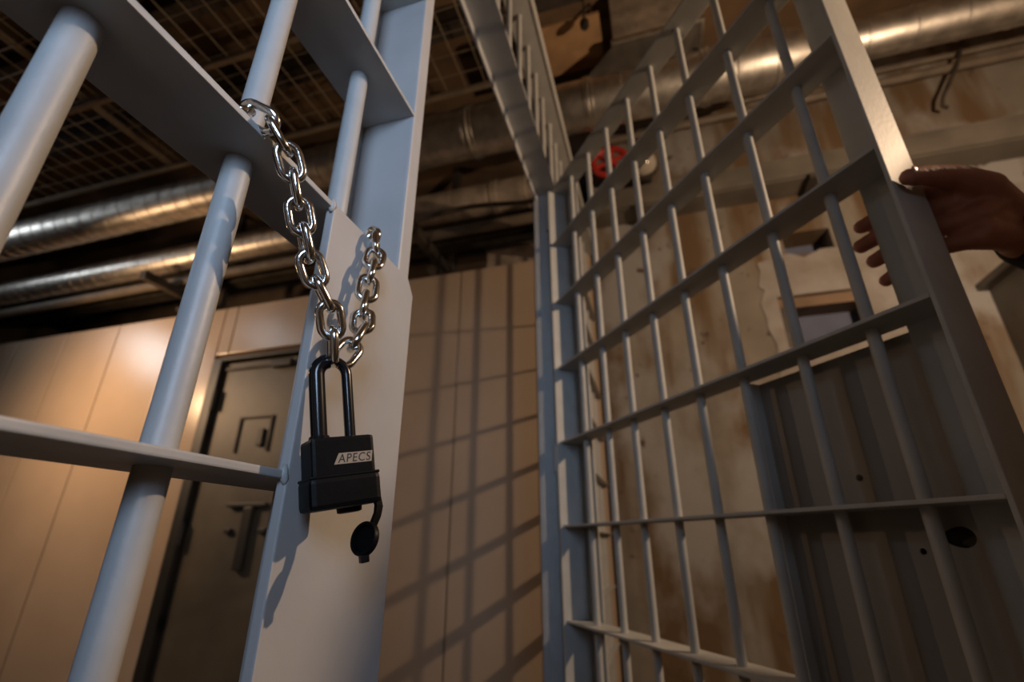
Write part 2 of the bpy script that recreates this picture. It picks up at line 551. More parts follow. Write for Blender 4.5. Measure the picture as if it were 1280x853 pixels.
# ------------------------------------------------------------------ barred door, swung open
PHI = math.radians(37.66)
HX, HY = -0.2305, YH
DROT = -(math.pi / 2 - PHI)             # local +X along the door, local +Y away from the viewer
door = thing('barred_door', 'open grey barred door of round bars and flat rails swung towards the viewer', 'door', (HX, HY, 0), DROT)
SE, WD = 0.8575, 0.056
zb, ztd = 0.03, RZ[10]
dz = [z for z in RZ if z > 0.02]
bm = bmesh.new()
tube(bm, [(0, 0, 0), (0, 0, ztd - zb)], 0.0073, 18)
b0 = bm_obj('bar', bm, 'door_paint', door, True)
sharpen(b0)
DS = [0.083, 0.185, 0.2824, 0.383, 0.4792, 0.576, 0.6785, 0.7732]
b0.location = (DS[0], WD / 2, zb)
for s in DS[1:]:
    share('bar', b0, door, (s, WD / 2, zb))
for z in dz:
    box_obj('rail', 'door_paint', door, 0.0, SE - 0.005, 0.0, WD, z - 0.0025, z + 0.0025, bev=0.0011)
box_obj('hinge_stile', 'door_paint', door, -0.006, 0.0, -0.009, WD + 0.004, zb, ztd + 0.0025, bev=0.0012)
box_obj('bottom_rail', 'door_paint', door, 0.0, SE - 0.005, 0.0, WD, zb, zb + 0.005, bev=0.001)
box_obj('hinge_stile_flange', 'door_paint', door, 0.0, 0.0625, WD, WD + 0.004, zb, ztd + 0.0025, bev=0.001)
box_obj('end_stile', 'door_paint', door, SE - 0.005, SE, 0.0, WD + 0.004, zb, ztd + 0.0025, bev=0.0012)
box_obj('end_stile_flange', 'door_paint', door, SE - 0.0625, SE - 0.005, WD, WD + 0.004, zb, ztd + 0.0025, bev=0.001)
box_obj('lock_case', 'dark_steel', door, 0.715, 0.835, WD + 0.018, WD + 0.05, ZC - 0.06, ZC + 0.07, bev=0.003)
# lock sheet behind the bars with a keyhole opening and a small hole
bm = bmesh.new()
s0, s1, q0, q1 = 0.570, SE - 0.006, zb + 0.01, RZ[6] - 0.0085
oc = [(s0, q0), (s1, q0), (s1, q1), (s0, q1)]
tear = []
for k in range(24):
    a = k / 24 * 2 * math.pi
    r_ = 0.0105
    x, z = r_ * 1.25 * math.cos(a), r_ * math.sin(a)
    if x < 0:
        x *= 1.75
        z *= max(0.0, 1 - (abs(x) / 0.0235) ** 1.6 * 0.75)
    tear.append((0.777 + x, ZC + 0.006 + z))
small = [(0.737 + 0.0035 * math.cos(k / 12 * 2 * math.pi), ZC - 0.008 + 0.0035 * math.sin(k / 12 * 2 * math.pi)) for k in range(12)]
edges = []
for loop in (oc, tear, small):
    vs = [bm.verts.new((x, WD + 0.0045, z)) for x, z in loop]
    edges += [bm.edges.new((vs[i], vs[(i + 1) % len(vs)])) for i in range(len(vs))]
bmesh.ops.triangle_fill(bm, use_beauty=True, edges=edges)
g = bmesh.ops.extrude_face_region(bm, geom=list(bm.faces))
for v in [e for e in g['geom'] if isinstance(e, bmesh.types.BMVert)]:
    v.co.y += 0.002
sheet = bm_obj('lock_sheet', bm, 'sheet', door)
box_obj('sheet_lip', 'door_paint', sheet, s0 - 0.004, s0 + 0.0035, WD - 0.012, WD + 0.0065, zb + 0.01, q1, bev=0.001)
lathe_obj('rivet', 'dark_steel', sheet, [(0, 0.004), (0.001, 0.004), (0.002, 0.0025), (0.0024, 0)], (0.690, WD + 0.0045, ZC + 0.075), (0, -1, 0), 12)

# ------------------------------------------------------------------ padlock
PN = Vector((0.80, -0.60, 0.0)).normalized()      # out of the lock face
PR0 = Vector((0.60, 0.80, 0.0)).normalized()
rollq = Quaternion(PN, math.radians(11.0))
PR = rollq @ PR0
PU = rollq @ Vector((0, 0, 1))
F0 = Vector((-0.1775, 0.2530, ZC + 0.0415))       # centre of the lock face
PT = 0.025                                        # thickness
PC = F0 - PN * PT / 2
lock = thing('padlock', 'black plastic-cased padlock with a long shackle hanging on the steel chain', 'padlock')
lock.matrix_world = Matrix(((PR.x, PN.x * -1, PU.x, PC.x), (PR.y, PN.y * -1, PU.y, PC.y), (PR.z, PN.z * -1, PU.z, PC.z), (0, 0, 0, 1)))
# local axes: X right, Y into the plate, Z up; lock face at y = -PT/2
box_obj('body', 'black', lock, -0.0188, 0.0188, -PT / 2, PT / 2, -0.006, 0.0190, bev=0.0022)
bumper = box_obj('bumper', 'black', lock, -0.0208, 0.0208, -PT / 2 - 0.002, PT / 2 + 0.001, -0.0225, -0.004, bev=0.0032)
box_obj('bumper_bead', 'black', lock, -0.0205, 0.0205, -PT / 2 - 0.0017, PT / 2 + 0.001, -0.0050, -0.0032, bev=0.0008)
lathe_obj('keyway_plug', 'black', lock, [(0, 0.0075), (0.003, 0.0072), (0.0036, 0.0055), (0.0036, 0.0)], (0.006, 0.002, -0.0222), (0, 0, -1), 20)
# shackle: two coated legs joined by an arch
lx, rx, sh = -0.0105, 0.0085, 0.0505
cx_, rad = (lx + rx) / 2, (rx - lx) / 2
pts = [(lx, 0, 0.015)] + [(lx, 0, 0.0190 + q * 0.006) for q in range(0, 6)]
for k in range(0, 13):
    a = math.pi - k / 12 * math.pi
    pts.append((cx_ + rad * math.cos(a), 0, 0.0190 + sh - rad + rad * math.sin(a)))
pts += [(rx, 0, 0.0190 + q * 0.006) for q in range(5, -1, -1)] + [(rx, 0, 0.015)]
shk = tube_obj('shackle', 'black_gloss', lock, pts, 0.0034, 16)
sl = []
for k in range(0, 9):
    a = math.pi - k / 12 * math.pi
    sl.append((cx_ + rad * math.cos(a), 0, 0.0190 + sh - rad + rad * math.sin(a)))
tube_obj('shackle_sleeve', 'black_gloss', shk, [(lx, 0, 0.0200 + q * 0.0055) for q in range(0, 6)] + sl[:6], 0.0049, 18)
lathe_obj('collar', 'black_gloss', lock, [(0, 0.0046), (0, 0.0058), (0.0012, 0.0062), (0.0024, 0.0058), (0.0026, 0.004)], (lx, 0, 0.0187), (0, 0, 1), 20)
lathe_obj('collar', 'black', lock, [(0, 0.0036), (0, 0.0052), (0.001, 0.0052), (0.0014, 0.0036)], (rx, 0, 0.0187), (0, 0, 1), 20)
# name label: pale slanted patch with dark lettering
yl = -PT / 2
bm = bmesh.new()
prism(bm, [(-0.0065, 0.0024), (0.0162, 0.0024), (0.0172, 0.0088), (-0.0035, 0.0088)], (0, 0, 0), (1, 0, 0), (0, 0, 1), (0, 1, 0), yl - 0.00025, yl + 0.0003)
lab = bm_obj('name_label', bm, 'gold', lock)
cu = bpy.data.curves.new('lettering', 'FONT')
cu.body = 'APECS'
cu.size = 0.0068
cu.space_character = 1.12
cu.extrude = 0.00008
cu.align_x = 'CENTER'
cu.align_y = 'CENTER'
cu.shear = 0.08
tmp = bpy.data.objects.new('tmp', cu)
COL.objects.link(tmp)
bpy.context.view_layer.update()
me = bpy.data.meshes.new_from_object(tmp.evaluated_get(bpy.context.evaluated_depsgraph_get()))
bpy.data.objects.remove(tmp)
bx = [v.co.x for v in me.vertices]
by = [v.co.y for v in me.vertices]
sx = 0.0196 / (max(bx) - min(bx))
sy = 0.0050 / (max(by) - min(by))
mx, my = (max(bx) + min(bx)) / 2, (max(by) + min(by)) / 2
for v in me.vertices:
    x, y, z = v.co
    v.co = ((x - mx) * sx + 0.0058 + (y - my) * 0.10, yl - 0.00030 - z, (y - my) * sy + 0.0056)
me.materials.clear()
let = link_mesh('lettering', me, 'ink', lab)
let['label'] = 'dark lettering APECS'
# keyhole cap on its strap, dangling from the right lower corner
strap = [(0.0190, -0.002, -0.016), (0.0218, -0.003, -0.0195), (0.0222, -0.004, -0.0245), (0.0205, -0.005, -0.0295), (0.0180, -0.0055, -0.0335), (0.0160, -0.006, -0.0365)]
bm = bmesh.new()
prev = None
for i, p in enumerate(strap):
    p = Vector(p)
    t = (Vector(strap[min(i + 1, 5)]) - Vector(strap[max(i - 1, 0)])).normalized()
    side = Vector((0.8, 0.6, 0)) - t * t.dot(Vector((0.8, 0.6, 0)))
    side.normalize()
    nn = t.cross(side).normalized()
    hw = (0.0042, 0.0040, 0.0036, 0.0033, 0.0033, 0.0036)[i]
    ring = [bm.verts.new(p + side * a + nn * b) for a, b in ((-hw, -0.0009), (hw, -0.0009), (hw, 0.0009), (-hw, 0.0009))]
    if prev:
        for k in range(4):
            bm.faces.new((prev[k], prev[(k + 1) % 4], ring[(k + 1) % 4], ring[k]))
    else:
        bm.faces.new(ring)
    prev = ring
bm.faces.new(prev[::-1])
st = bm_obj('cap_strap', bm, 'black', lock)
cap_ax = Vector((-0.86, -0.40, 0.32)).normalized()
kc = lathe_obj('keyhole_cap', 'black', lock, [(0.0, 0.0), (0.0, 0.0092), (0.0006, 0.0098), (0.0036, 0.0098), (0.0042, 0.0094), (0.0042, 0.0078), (0.0016, 0.0074), (0.0016, 0.0)],
          (0.0128, -0.0060, -0.0425), cap_ax, 28)
box_obj('cap_tab', 'black', kc, 0.0065, 0.0115, -0.0115, -0.0065, -0.0545, -0.0500, bev=0.0008)

# ------------------------------------------------------------------ chain
LP, LW, WR = 0.0172, 0.0066, 0.0027       # pitch, half width of wire centre line, wire radius
bm = bmesh.new()
lp = []
hl = (LP + 2 * WR) / 2 - LW               # half of the straight run
for k in range(10):
    a = -math.pi / 2 + k / 9 * math.pi
    lp.append((hl + LW * math.cos(a), LW * math.sin(a), 0))
for k in range(10):
    a = math.pi / 2 + k / 9 * math.pi
    lp.append((-hl + LW * math.cos(a), LW * math.sin(a), 0))
tube(bm, lp, WR, 10, closed=True)
link_me = bpy.data.meshes.new('link')
bmesh.ops.recalc_face_normals(bm, faces=bm.faces)
bm.to_mesh(link_me)
bm.free()
link_me.materials.append(M['chrome'])
for p in link_me.polygons:
    p.use_smooth = True
chain = thing('chain', 'shiny galvanised steel chain looped over the lock plate and through the padlock', 'chain')
ztop = RZ[6] + 0.0025
apex = PC + PU * (0.0190 + sh) + PR * cx_
apexL = apex + Vector((-0.001, -0.003, 0.0045))
apexR = apex + Vector((0.0, 0.004, 0.0045))
Z = lambda v: ZC + v
path = [apexL + Vector((0.003, 0.002, -0.004)), Vector((-0.1920, 0.2360, Z(0.1390))), Vector((-0.1955, 0.2235, Z(0.1530))), Vector((-0.1985, 0.2140, Z(0.1700))),
        Vector((-0.2000, 0.2045, Z(0.1890))), Vector((-0.2010, 0.1960, Z(0.2080))), Vector((-0.2020, 0.1865, Z(0.2260))), Vector((-0.2075, 0.1760, Z(0.2420))),
        Vector((-0.2230, 0.1660, ztop + 0.0085)), Vector((-0.2440, 0.1640, ztop + 0.006)), Vector((-0.2640, 0.1730, ztop + 0.006)), Vector((-0.2700, 0.1950, ztop + 0.006)),
        Vector((-0.2690, 0.2300, ztop + 0.006)), Vector((-0.2700, 0.2700, ztop + 0.006)), Vector((-0.2660, 0.2980, ztop + 0.006)), Vector((-0.2480, 0.3140, ztop + 0.006)),
        Vector((-0.2280, 0.3080, ztop + 0.0075)), Vector((-0.2110, 0.2980, ztop + 0.0045)), Vector((-0.2040, 0.2945, Z(0.2260))), Vector((-0.2020, 0.2880, Z(0.2070))), Vector((-0.2000, 0.2830, Z(0.1880))),
        Vector((-0.1980, 0.2800, Z(0.1700))), Vector((-0.1950, 0.2745, Z(0.1520))), Vector((-0.1900, 0.2680, Z(0.1350))), apexR + Vector((0.003, 0.000, -0.004))]


def catmull(P, n=24):
    out = []
    for i in range(len(P) - 1):
        p0, p1, p2, p3 = P[max(i - 1, 0)], P[i], P[i + 1], P[min(i + 2, len(P) - 1)]
        for k in range(n):
            t = k / n
            out.append(0.5 * ((2 * p1) + (p2 - p0) * t + (2 * p0 - 5 * p1 + 4 * p2 - p3) * t * t + (3 * p1 - p0 - 3 * p2 + p3) * t ** 3))
    out.append(P[-1])
    return out


dense = catmull(path)
# walk the path with equal chords
nodes = [dense[0]]
for p in dense:
    if (p - nodes[-1]).length >= LP:
        q = nodes[-1]
        nodes.append(q + (p - q).normalized() * LP)
up = None
for i in range(len(nodes) - 1):
    a, b = nodes[i], nodes[i + 1]
    t = (b - a).normalized()
    ref = (Vector((0.02, 0.0, ZC)) - (a + b) / 2).normalized()          # every other link shows its broad side
    nrm = (ref - t * ref.dot(t)).normalized()
    if i % 2 == 0:
        nrm = t.cross(nrm)
    nrm = Quaternion(t, math.radians(rr.uniform(-12, 12) + 4)) @ nrm
    y = nrm.cross(t)
    o = bpy.data.objects.new('link', link_me)
    COL.objects.link(o)
    o.parent = chain
    c = (a + b) / 2
    o.matrix_world = Matrix(((t.x, y.x, nrm.x, c.x), (t.y, y.y, nrm.y, c.y), (t.z, y.z, nrm.z, c.z), (0, 0, 0, 1)))

# ------------------------------------------------------------------ hand gripping the end stile
DD = Vector((math.sin(PHI), -math.cos(PHI), 0))
DN = Vector((math.cos(PHI), math.sin(PHI), 0))


def dl(s, w, z):
    return Vector((HX, HY, ZC)) + DD * s + DN * w + Vector((0, 0, z))


bm = bmesh.new()


def capsule(p, q, r0, r1):
    p, q = Vector(p), Vector(q)
    d = (q - p)
    L = d.length
    d.normalize()
    prof = []
    for k in range(6):
        a = -math.pi / 2 + k / 5 * math.pi / 2
        prof.append((r0 * math.sin(a), max(r0 * math.cos(a), 0.0)))
    for k in range(1, 6):
        a = k / 5 * math.pi / 2
        prof.append((L + r1 * math.sin(a), max(r1 * math.cos(a), 0.0)))
    prof[0] = (prof[0][0], 0)
    prof[-1] = (prof[-1][0], 0)
    lathe(bm, prof, p, d, 14)


def chainc(pts, rs):
    for (p, q, a, b) in zip(pts, pts[1:], rs, rs[1:]):
        capsule(dl(*p), dl(*q), a, b)


fr = [0.0128, 0.0108, 0.0102, 0.0096]
fingers = [
    [(.864, .084, .394), (.826, .0725, .398), (.798, .0715, .394), (.780, .0630, .389)],
    [(.866, .086, .369), (.826, .0725, .374), (.794, .0715, .369), (.773, .0625, .363)],
    [(.868, .087, .343), (.830, .0725, .348), (.802, .0715, .342), (.782, .0630, .335)],
    [(.870, .089, .318), (.834, .0715, .321), (.806, .0705, .313), (.787, .0640, .304)]]
for f, k in zip(fingers, (1.0, 1.04, 1.0, 0.88)):
    chainc(f, [r * k for r in fr])
WT, WBm = (.892, .150, .356), (.884, .152, .322)
for f, r in zip(fingers, (0.0135, 0.0135, 0.0130, 0.0120)):
    m = f[0]
    t_ = (m[2] - 0.318) / 0.076
    wpt = (.884 + .008 * t_, .148, .322 + 0.034 * t_)
    mid = ((m[0] + wpt[0]) / 2 + 0.004, (m[1] + wpt[1]) / 2, (m[2] + wpt[2]) / 2)
    chainc([m, mid, wpt], [0.0125, r + 0.003, 0.0175])
# thumb along the end of the stile
chainc([(.892, .142, .358), (.893, .108, .378), (.884, .070, .390), (.875, .038, .389), (.8685, .013, .384)], [0.0185, 0.0185, 0.0142, 0.0116, 0.0100])
chainc([(.884, .140, .322), (.878, .100, .325)], [0.0175, 0.0160])
chainc([(.886, .116, .360), (.878, .096, .345)], [0.0175, 0.0160])
# wrist and forearm
SH = Vector((0.90, 0.585, ZC + 0.375))
ELB = Vector((0.665, 0.700, ZC + 0.225))
w1, w2 = dl(*WT), dl(*WBm)
wm_ = (w1 + w2) / 2
for w_, q in ((w1, 0.0215), (w2, 0.0205)):
    mid = w_.lerp(ELB, 0.35)
    capsule(w_, mid, q, 0.027)
    capsule(mid, ELB, 0.027, 0.040)
capsule(ELB, SH, 0.040, 0.048)
person = thing('person', 'person in dark clothes whose hand grips the end of the barred door', 'person', (0.93, 0.73, 0.0))


def remesh(bm, vox, it, name):
    me = bpy.data.meshes.new(name)
    bmesh.ops.recalc_face_normals(bm, faces=bm.faces)
    bm.to_mesh(me)
    bm.free()
    tmp = bpy.data.objects.new('tmp', me)
    COL.objects.link(tmp)
    rm = tmp.modifiers.new('r', 'REMESH')
    rm.mode = 'VOXEL'
    rm.voxel_size = vox
    sm = tmp.modifiers.new('s', 'SMOOTH')
    sm.factor = 0.5
    sm.iterations = it
    bpy.context.view_layer.update()
    out = bpy.data.meshes.new_from_object(tmp.evaluated_get(bpy.context.evaluated_depsgraph_get()))
    bpy.data.objects.remove(tmp)
    out.materials.clear()
    for v in out.vertices:
        v.co -= person.location
    return out


V = Vector
# the rest of the body: torso, neck, head looking along -X, hanging arm with a hand, legs
PX, PY = 0.93, 0.735
HC = V((0.850, 0.733, ZC + 0.622))
SH2 = V((0.95, 0.905, ZC + 0.375))
capsule(V((PX - .01, PY, ZC + .38)), V((HC.x + .02, HC.y, HC.z - .05)), 0.055, 0.052)
capsule(SH, SH2, 0.055, 0.055)
capsule(V((PX, PY - .07, ZC + .32)), V((PX, PY - .06, ZC + .0)), 0.10, 0.09)
capsule(V((PX, PY + .07, ZC + .32)), V((PX, PY + .06, ZC + .0)), 0.10, 0.09)
capsule(V((PX, PY - .08, ZC - .10)), V((PX, PY + .08, ZC - .10)), 0.10, 0.10)
for sgn in (-1, 1):
    hip, knee, ank = V((PX, PY + .09 * sgn, ZC - .14)), V((PX - .01, PY + .10 * sgn, .48)), V((PX + .02, PY + .10 * sgn, .09))
    capsule(hip, knee, 0.085, 0.055)
    capsule(knee, ank, 0.055, 0.038)
    capsule(ank + V((0.02, 0, -.045)), ank + V((-.15, 0, -.055)), 0.036, 0.030)
EL2, WR2 = V((0.985, 0.965, ZC + .10)), V((0.93, 0.975, ZC - .15))
capsule(SH2, EL2, 0.048, 0.038)
capsule(EL2, WR2, 0.037, 0.025)
capsule(WR2, WR2 + V((-.02, 0, -.075)), 0.026, 0.030)
for k in range(4):
    b_ = WR2 + V((-.05 + .022 * k, 0.004, -.09))
    capsule(b_, b_ + V((-.008, -.004, -.038)), 0.009, 0.008)
    capsule(b_ + V((-.008, -.004, -.038)), b_ + V((-.012, -.020, -.070 + .006 * abs(k - 1))), 0.008, 0.0068)
capsule(WR2 + V((-.03, -.01, -.03)), WR2 + V((-.062, -.022, -.075)), 0.012, 0.0085)
# head
capsule(HC + V((.018, 0, .022)), HC + V((-.008, 0, .018)), 0.084, 0.080)
capsule(HC + V((-.022, 0, -.045)), HC + V((-.035, 0, -.075)), 0.058, 0.036)
capsule(HC + V((-.082, 0, .010)), HC + V((-.092, 0, -.022)), 0.008, 0.012)
for sgn in (-1, 1):
    capsule(HC + V((-.080, .028 * sgn, .022)), HC + V((-.078, .040 * sgn, .020)), 0.010, 0.009)
    capsule(HC + V((.012, .080 * sgn, .015)), HC + V((.016, .086 * sgn, -.025)), 0.014, 0.009)
capsule(HC + V((-.084, -.018, -.056)), HC + V((-.084, .018, -.056)), 0.008, 0.008)
body_me = remesh(bm, 0.0026, 5, 'body')
bdy = link_mesh('body', body_me, 'skin', person, True)
nl = bmesh.new()
bmesh.ops.create_uvsphere(nl, u_segments=14, v_segments=8, radius=1.0)
for v in nl.verts:
    v.co = dl(.8765 + v.co.x * 0.0016, .013 + v.co.y * 0.0065, .3880 + v.co.z * 0.0050) - person.location
bm_obj('thumbnail', nl, 'nail', bdy, True)
for sgn in (-1, 1):
    lathe_obj('eye', 'ink', bdy, [(0, 0), (0.003, 0.006), (0.006, 0.0)], HC + V((-.0925, .032 * sgn, .021)) - person.location, (1, 0, 0), 12)
# clothes
bm = bmesh.new()
cuff = wm_ + (ELB - wm_).normalized() * 0.024
c2 = cuff.lerp(ELB, 0.5)
capsule(cuff, c2, 0.0400, 0.0440)
capsule(c2, ELB, 0.0440, 0.055)
capsule(ELB, SH, 0.055, 0.066)
capsule(SH2, EL2, 0.064, 0.052)
capsule(EL2, WR2 + V((.004, 0, .03)), 0.050, 0.038)
capsule(SH, SH2, 0.068, 0.068)
for sgn in (-1, 1):
    capsule(V((PX, PY + .07 * sgn, ZC + .32)), V((PX, PY + .065 * sgn, ZC - .10)), 0.118, 0.112)
capsule(V((PX - .01, PY, ZC + .40)), V((PX - .02, PY, ZC + .43)), 0.068, 0.064)
link_mesh('jacket', remesh(bm, 0.005, 3, 'jacket'), 'sleeve', person, True)
bm = bmesh.new()
capsule(V((PX, PY - .07, ZC - .10)), V((PX, PY + .07, ZC - .10)), 0.112, 0.112)
for sgn in (-1, 1):
    capsule(V((PX, PY + .09 * sgn, ZC - .14)), V((PX - .01, PY + .10 * sgn, .48)), 0.100, 0.070)
    capsule(V((PX - .01, PY + .10 * sgn, .48)), V((PX + .02, PY + .10 * sgn, .12)), 0.070, 0.060)
link_mesh('trousers', remesh(bm, 0.006, 3, 'trousers'), 'trousers', person, True)
for sgn in (-1, 1):
    bm = bmesh.new()
    a_ = V((PX + .045, PY + .10 * sgn, .046))
    capsule(a_, a_ + V((-.19, 0, -.008)), 0.045, 0.037)
    capsule(a_ + V((-.02, 0, 0.02)), a_ + V((-.02, 0, .06)), 0.042, 0.042)
    sh_me = remesh(bm, 0.004, 3, 'shoe')
    for v in sh_me.vertices:
        v.co.z = max(v.co.z, 0.001)
    link_mesh('shoe', sh_me, 'sleeve', person, True)
bm = bmesh.new()
capsule(HC + V((.028, 0, .034)), HC + V((.006, 0, .036)), 0.088, 0.082)
capsule(HC + V((.045, 0, -.015)), HC + V((.045, 0, .01)), 0.060, 0.068)
hair_me = remesh(bm, 0.004, 2, 'hair')
link_mesh('hair', hair_me, 'sleeve', person, True)

# ------------------------------------------------------------------ ducts and services under the ceiling
DY, DZ1 = 1.75, ZC + 1.965


def duct_profile(x0, x1, r, ridge):
    p = [(x0, r)]
    x = x0 + ridge
    while x < x1 - 0.02:
        p += [(x - 0.006, r), (x - 0.003, r + 0.003), (x + 0.003, r + 0.003), (x + 0.006, r)]
        x += ridge
    p.append((x1, r))
    return p


duct = thing('round_duct', 'long round galvanised duct overhead with a square branch rising to the ceiling', 'duct', (0, 0, 0))
lathe_obj('section', 'duct', duct, duct_profile(-5.35, -1.05, 0.115, 0.11), (0, DY, DZ1), (1, 0, 0), 36)
lathe_obj('section', 'duct', duct, duct_profile(-1.05, -0.42, 0.128, 0.30), (0, DY, DZ1), (1, 0, 0), 36)
lathe_obj('section', 'duct', duct, duct_profile(-0.42, 0.72, 0.118, 0.45), (0, DY, DZ1), (1, 0, 0), 36)
lathe_obj('reducer', 'duct', duct, [(0.72, 0.118), (0.86, 0.085)], (0, DY, DZ1), (1, 0, 0), 36)
lathe_obj('section', 'duct', duct, duct_profile(0.86, 2.39, 0.083, 0.17), (0, DY, DZ1), (1, 0, 0), 36)
for x, r in ((-1.05, 0.132), (-0.72, 0.134), (-0.42, 0.132), (-0.12, 0.124), (0.40, 0.124), (0.52, 0.127), (0.70, 0.124), (0.87, 0.090)):
    lathe_obj('collar', 'duct', duct, [(-0.022, r - 0.008), (-0.02, r), (-0.004, r), (0, r + 0.005), (0.004, r), (0.02, r), (0.022, r - 0.008)], (x, DY, DZ1), (1, 0, 0), 36)

duct2 = thing('round_duct', 'thinner round duct running low along the top of the beige panels', 'duct')
D2Y, D2Z = 2.08, ZC + 1.80
lathe_obj('section', 'duct', duct2, duct_profile(-5.35, -1.4, 0.09, 0.11), (0, D2Y, D2Z), (1, 0, 0), 32)
lathe_obj('section', 'dusty_duct', duct2, duct_profile(-1.4, -0.25, 0.09, 0.22), (0, D2Y, D2Z), (1, 0, 0), 32)
for x in (-1.4, -0.7):
    lathe_obj('collar', 'dusty_duct', duct2, [(-0.022, 0.09), (-0.02, 0.097), (0.02, 0.097), (0.022, 0.09)], (x, D2Y, D2Z), (1, 0, 0), 32)

hp = tag(tube_obj('heating_pipe', 'pipe', None, [(-5.35, 2.14, ZC + 1.665), (-0.25, 2.14, ZC + 1.665)], 0.032, 16),
         'thin pipe running below the lower duct above the panels', 'pipe')
for x, w in ((-3.05, 'far left'), (-1.15, 'nearer')):
    br = thing('duct_bracket', {'far left': 'dark angle bracket holding the low duct above the left panels',
                                'nearer': 'dark angle bracket holding the low duct left of the hinge post'}[w], 'bracket', (x, 2.25, 0), 0, 'duct brackets')
    box_obj('arm', 'dark_steel', br, -0.025, 0.025, -0.33, 0.30, ZC + 1.575, ZC + 1.632, bev=0.004)
    box_obj('drop', 'dark_steel', br, -0.025, 0.025, 0.24, 0.29, ZP - ZC + ZC, ZT, bev=0.004)
    bm = bmesh.new()
    prism(bm, [(-0.05, 1.50), (0.0, 1.46), (0.30, 1.575), (0.22, 1.575)], (0, 0, ZC), (0, 1, 0), (0, 0, 1), (1, 0, 0), -0.02, 0.02)
    bm_obj('brace', bm, 'dark_steel', br)

# dark cross members and boxes in the shadow above the panelled wall
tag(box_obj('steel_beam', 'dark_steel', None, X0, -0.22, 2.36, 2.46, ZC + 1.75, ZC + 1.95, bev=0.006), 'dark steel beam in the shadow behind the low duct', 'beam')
jb = thing('junction_box', 'dark box on the wall top left of the hinge post', 'box', (-0.62, 2.32, ZP))
box_obj('case', 'dusty_duct', jb, -0.22, 0.22, 0.0, 0.25, 0.0, 0.16, bev=0.008)
box_obj('lid', 'dark_steel', jb, -0.23, 0.23, -0.01, 0.26, 0.16, 0.18, bev=0.004)
tag(tube_obj('loose_cable', 'dark_steel', None, catmull([Vector(p) for p in ((-1.6, 1.89, ZC + 1.62), (-1.2, 1.89, ZC + 1.585), (-0.8, 1.89, ZC + 1.61), (-0.45, 1.89, ZC + 1.57), (-0.26, 1.89, ZC + 1.62))], 8), 0.012, 8),
    'dark loose cable sagging under the low duct', 'cable')

# rectangular duct dropping to the round duct through a tapered hood
bd = duct
box_obj('branch_shaft', 'dusty_duct', bd, 0.02, 0.40, 1.58, 1.92, ZC + 2.13, ZT, bev=0.004)
box_obj('branch_flange', 'duct', bd, 0.008, 0.412, 1.568, 1.932, ZC + 2.105, ZC + 2.13, bev=0.003)
bm = bmesh.new()
a = [bm.verts.new(p) for p in ((0.02, 1.58, ZC + 2.105), (0.40, 1.58, ZC + 2.105), (0.40, 1.92, ZC + 2.105), (0.02, 1.92, ZC + 2.105))]
b = [bm.verts.new(p) for p in ((-0.16, 1.66, ZC + 1.99), (0.30, 1.66, ZC + 1.99), (0.30, 1.84, ZC + 1.99), (-0.16, 1.84, ZC + 1.99))]
bm.faces.new(a)
bm.faces.new(b[::-1])
for k in range(4):
    bm.faces.new((a[k], a[(k + 1) % 4], b[(k + 1) % 4], b[k]))
bm_obj('branch_hood', bm, 'dark_steel', bd)

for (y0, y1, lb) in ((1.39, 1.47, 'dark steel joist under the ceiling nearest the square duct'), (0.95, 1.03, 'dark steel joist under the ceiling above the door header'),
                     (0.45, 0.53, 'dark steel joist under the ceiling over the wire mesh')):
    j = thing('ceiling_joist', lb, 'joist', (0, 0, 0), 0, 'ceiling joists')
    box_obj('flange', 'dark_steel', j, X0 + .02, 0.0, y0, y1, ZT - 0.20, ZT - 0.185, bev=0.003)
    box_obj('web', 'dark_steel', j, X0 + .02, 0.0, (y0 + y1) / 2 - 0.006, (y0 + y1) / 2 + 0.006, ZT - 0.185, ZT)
cbd = thing('ceiling_board', 'brown board hung under the ceiling left of the square duct', 'board')
box_obj('board', 'board', cbd, -0.40, -0.03, 1.48, 1.74, ZC + 2.20, ZC + 2.22, bev=0.003)
for x in (-0.36, -0.07):
    tube_obj('hanger', 'dark_steel', cbd, [(x, 1.62, ZC + 2.22), (x, 1.62, ZT)], 0.006, 8)
hk = thing('lamp_holder', 'small black lamp holder hanging from the ceiling beside the square duct', 'lamp holder', (-0.095, 1.46, ZC + 2.10))
tube_obj('cord', 'dark_steel', hk, [(0, 0, 0.05), (0.004, 0, 0.15), (0, 0, 0.40)], 0.005, 8)
lathe_obj('socket', 'door_dark', hk, [(0, 0), (0, 0.014), (0.012, 0.020), (0.04, 0.020), (0.055, 0.010), (0.06, 0)], (0, 0, 0), (0, 0, 1), 18)

# wire mesh hung under the dark ceiling
zm = ZC + 2.08
wm = thing('wire_mesh', 'rusty wire mesh hung under the dark ceiling at upper left', 'mesh')
bm = bmesh.new()
x = -4.6
while x < -0.36:
    y0_ = 0.2
    tube(bm, [(x, y0_, zm), (x, 1.58, zm)], 0.0028, 5)
    x += 0.10
y = 0.2
while y < 1.6:
    tube(bm, [(-4.6, y, zm + 0.005), (-0.36, y, zm + 0.005)], 0.0028, 5)
    y += 0.10
wires = bm_obj('wires', bm, 'mesh', wm)
wires['kind'] = 'stuff'
for y in (0.2, 0.66, 1.12, 1.58):
    box_obj('support_rail', 'mesh', wm, -4.6, -0.36, y - 0.012, y + 0.012, zm - 0.026, zm - 0.004, bev=0.002)
for x in (-4.0, -2.6, -1.2):
    box_obj('cross_bar', 'mesh', wm, x - 0.015, x + 0.015, 0.2, 1.58, zm + 0.008, zm + 0.03, bev=0.002)
    for y in (0.3, 1.5):
        tube_obj('hanger', 'mesh', wm, [(x, y, zm + 0.02), (x, y, ZT)], 0.004, 6)

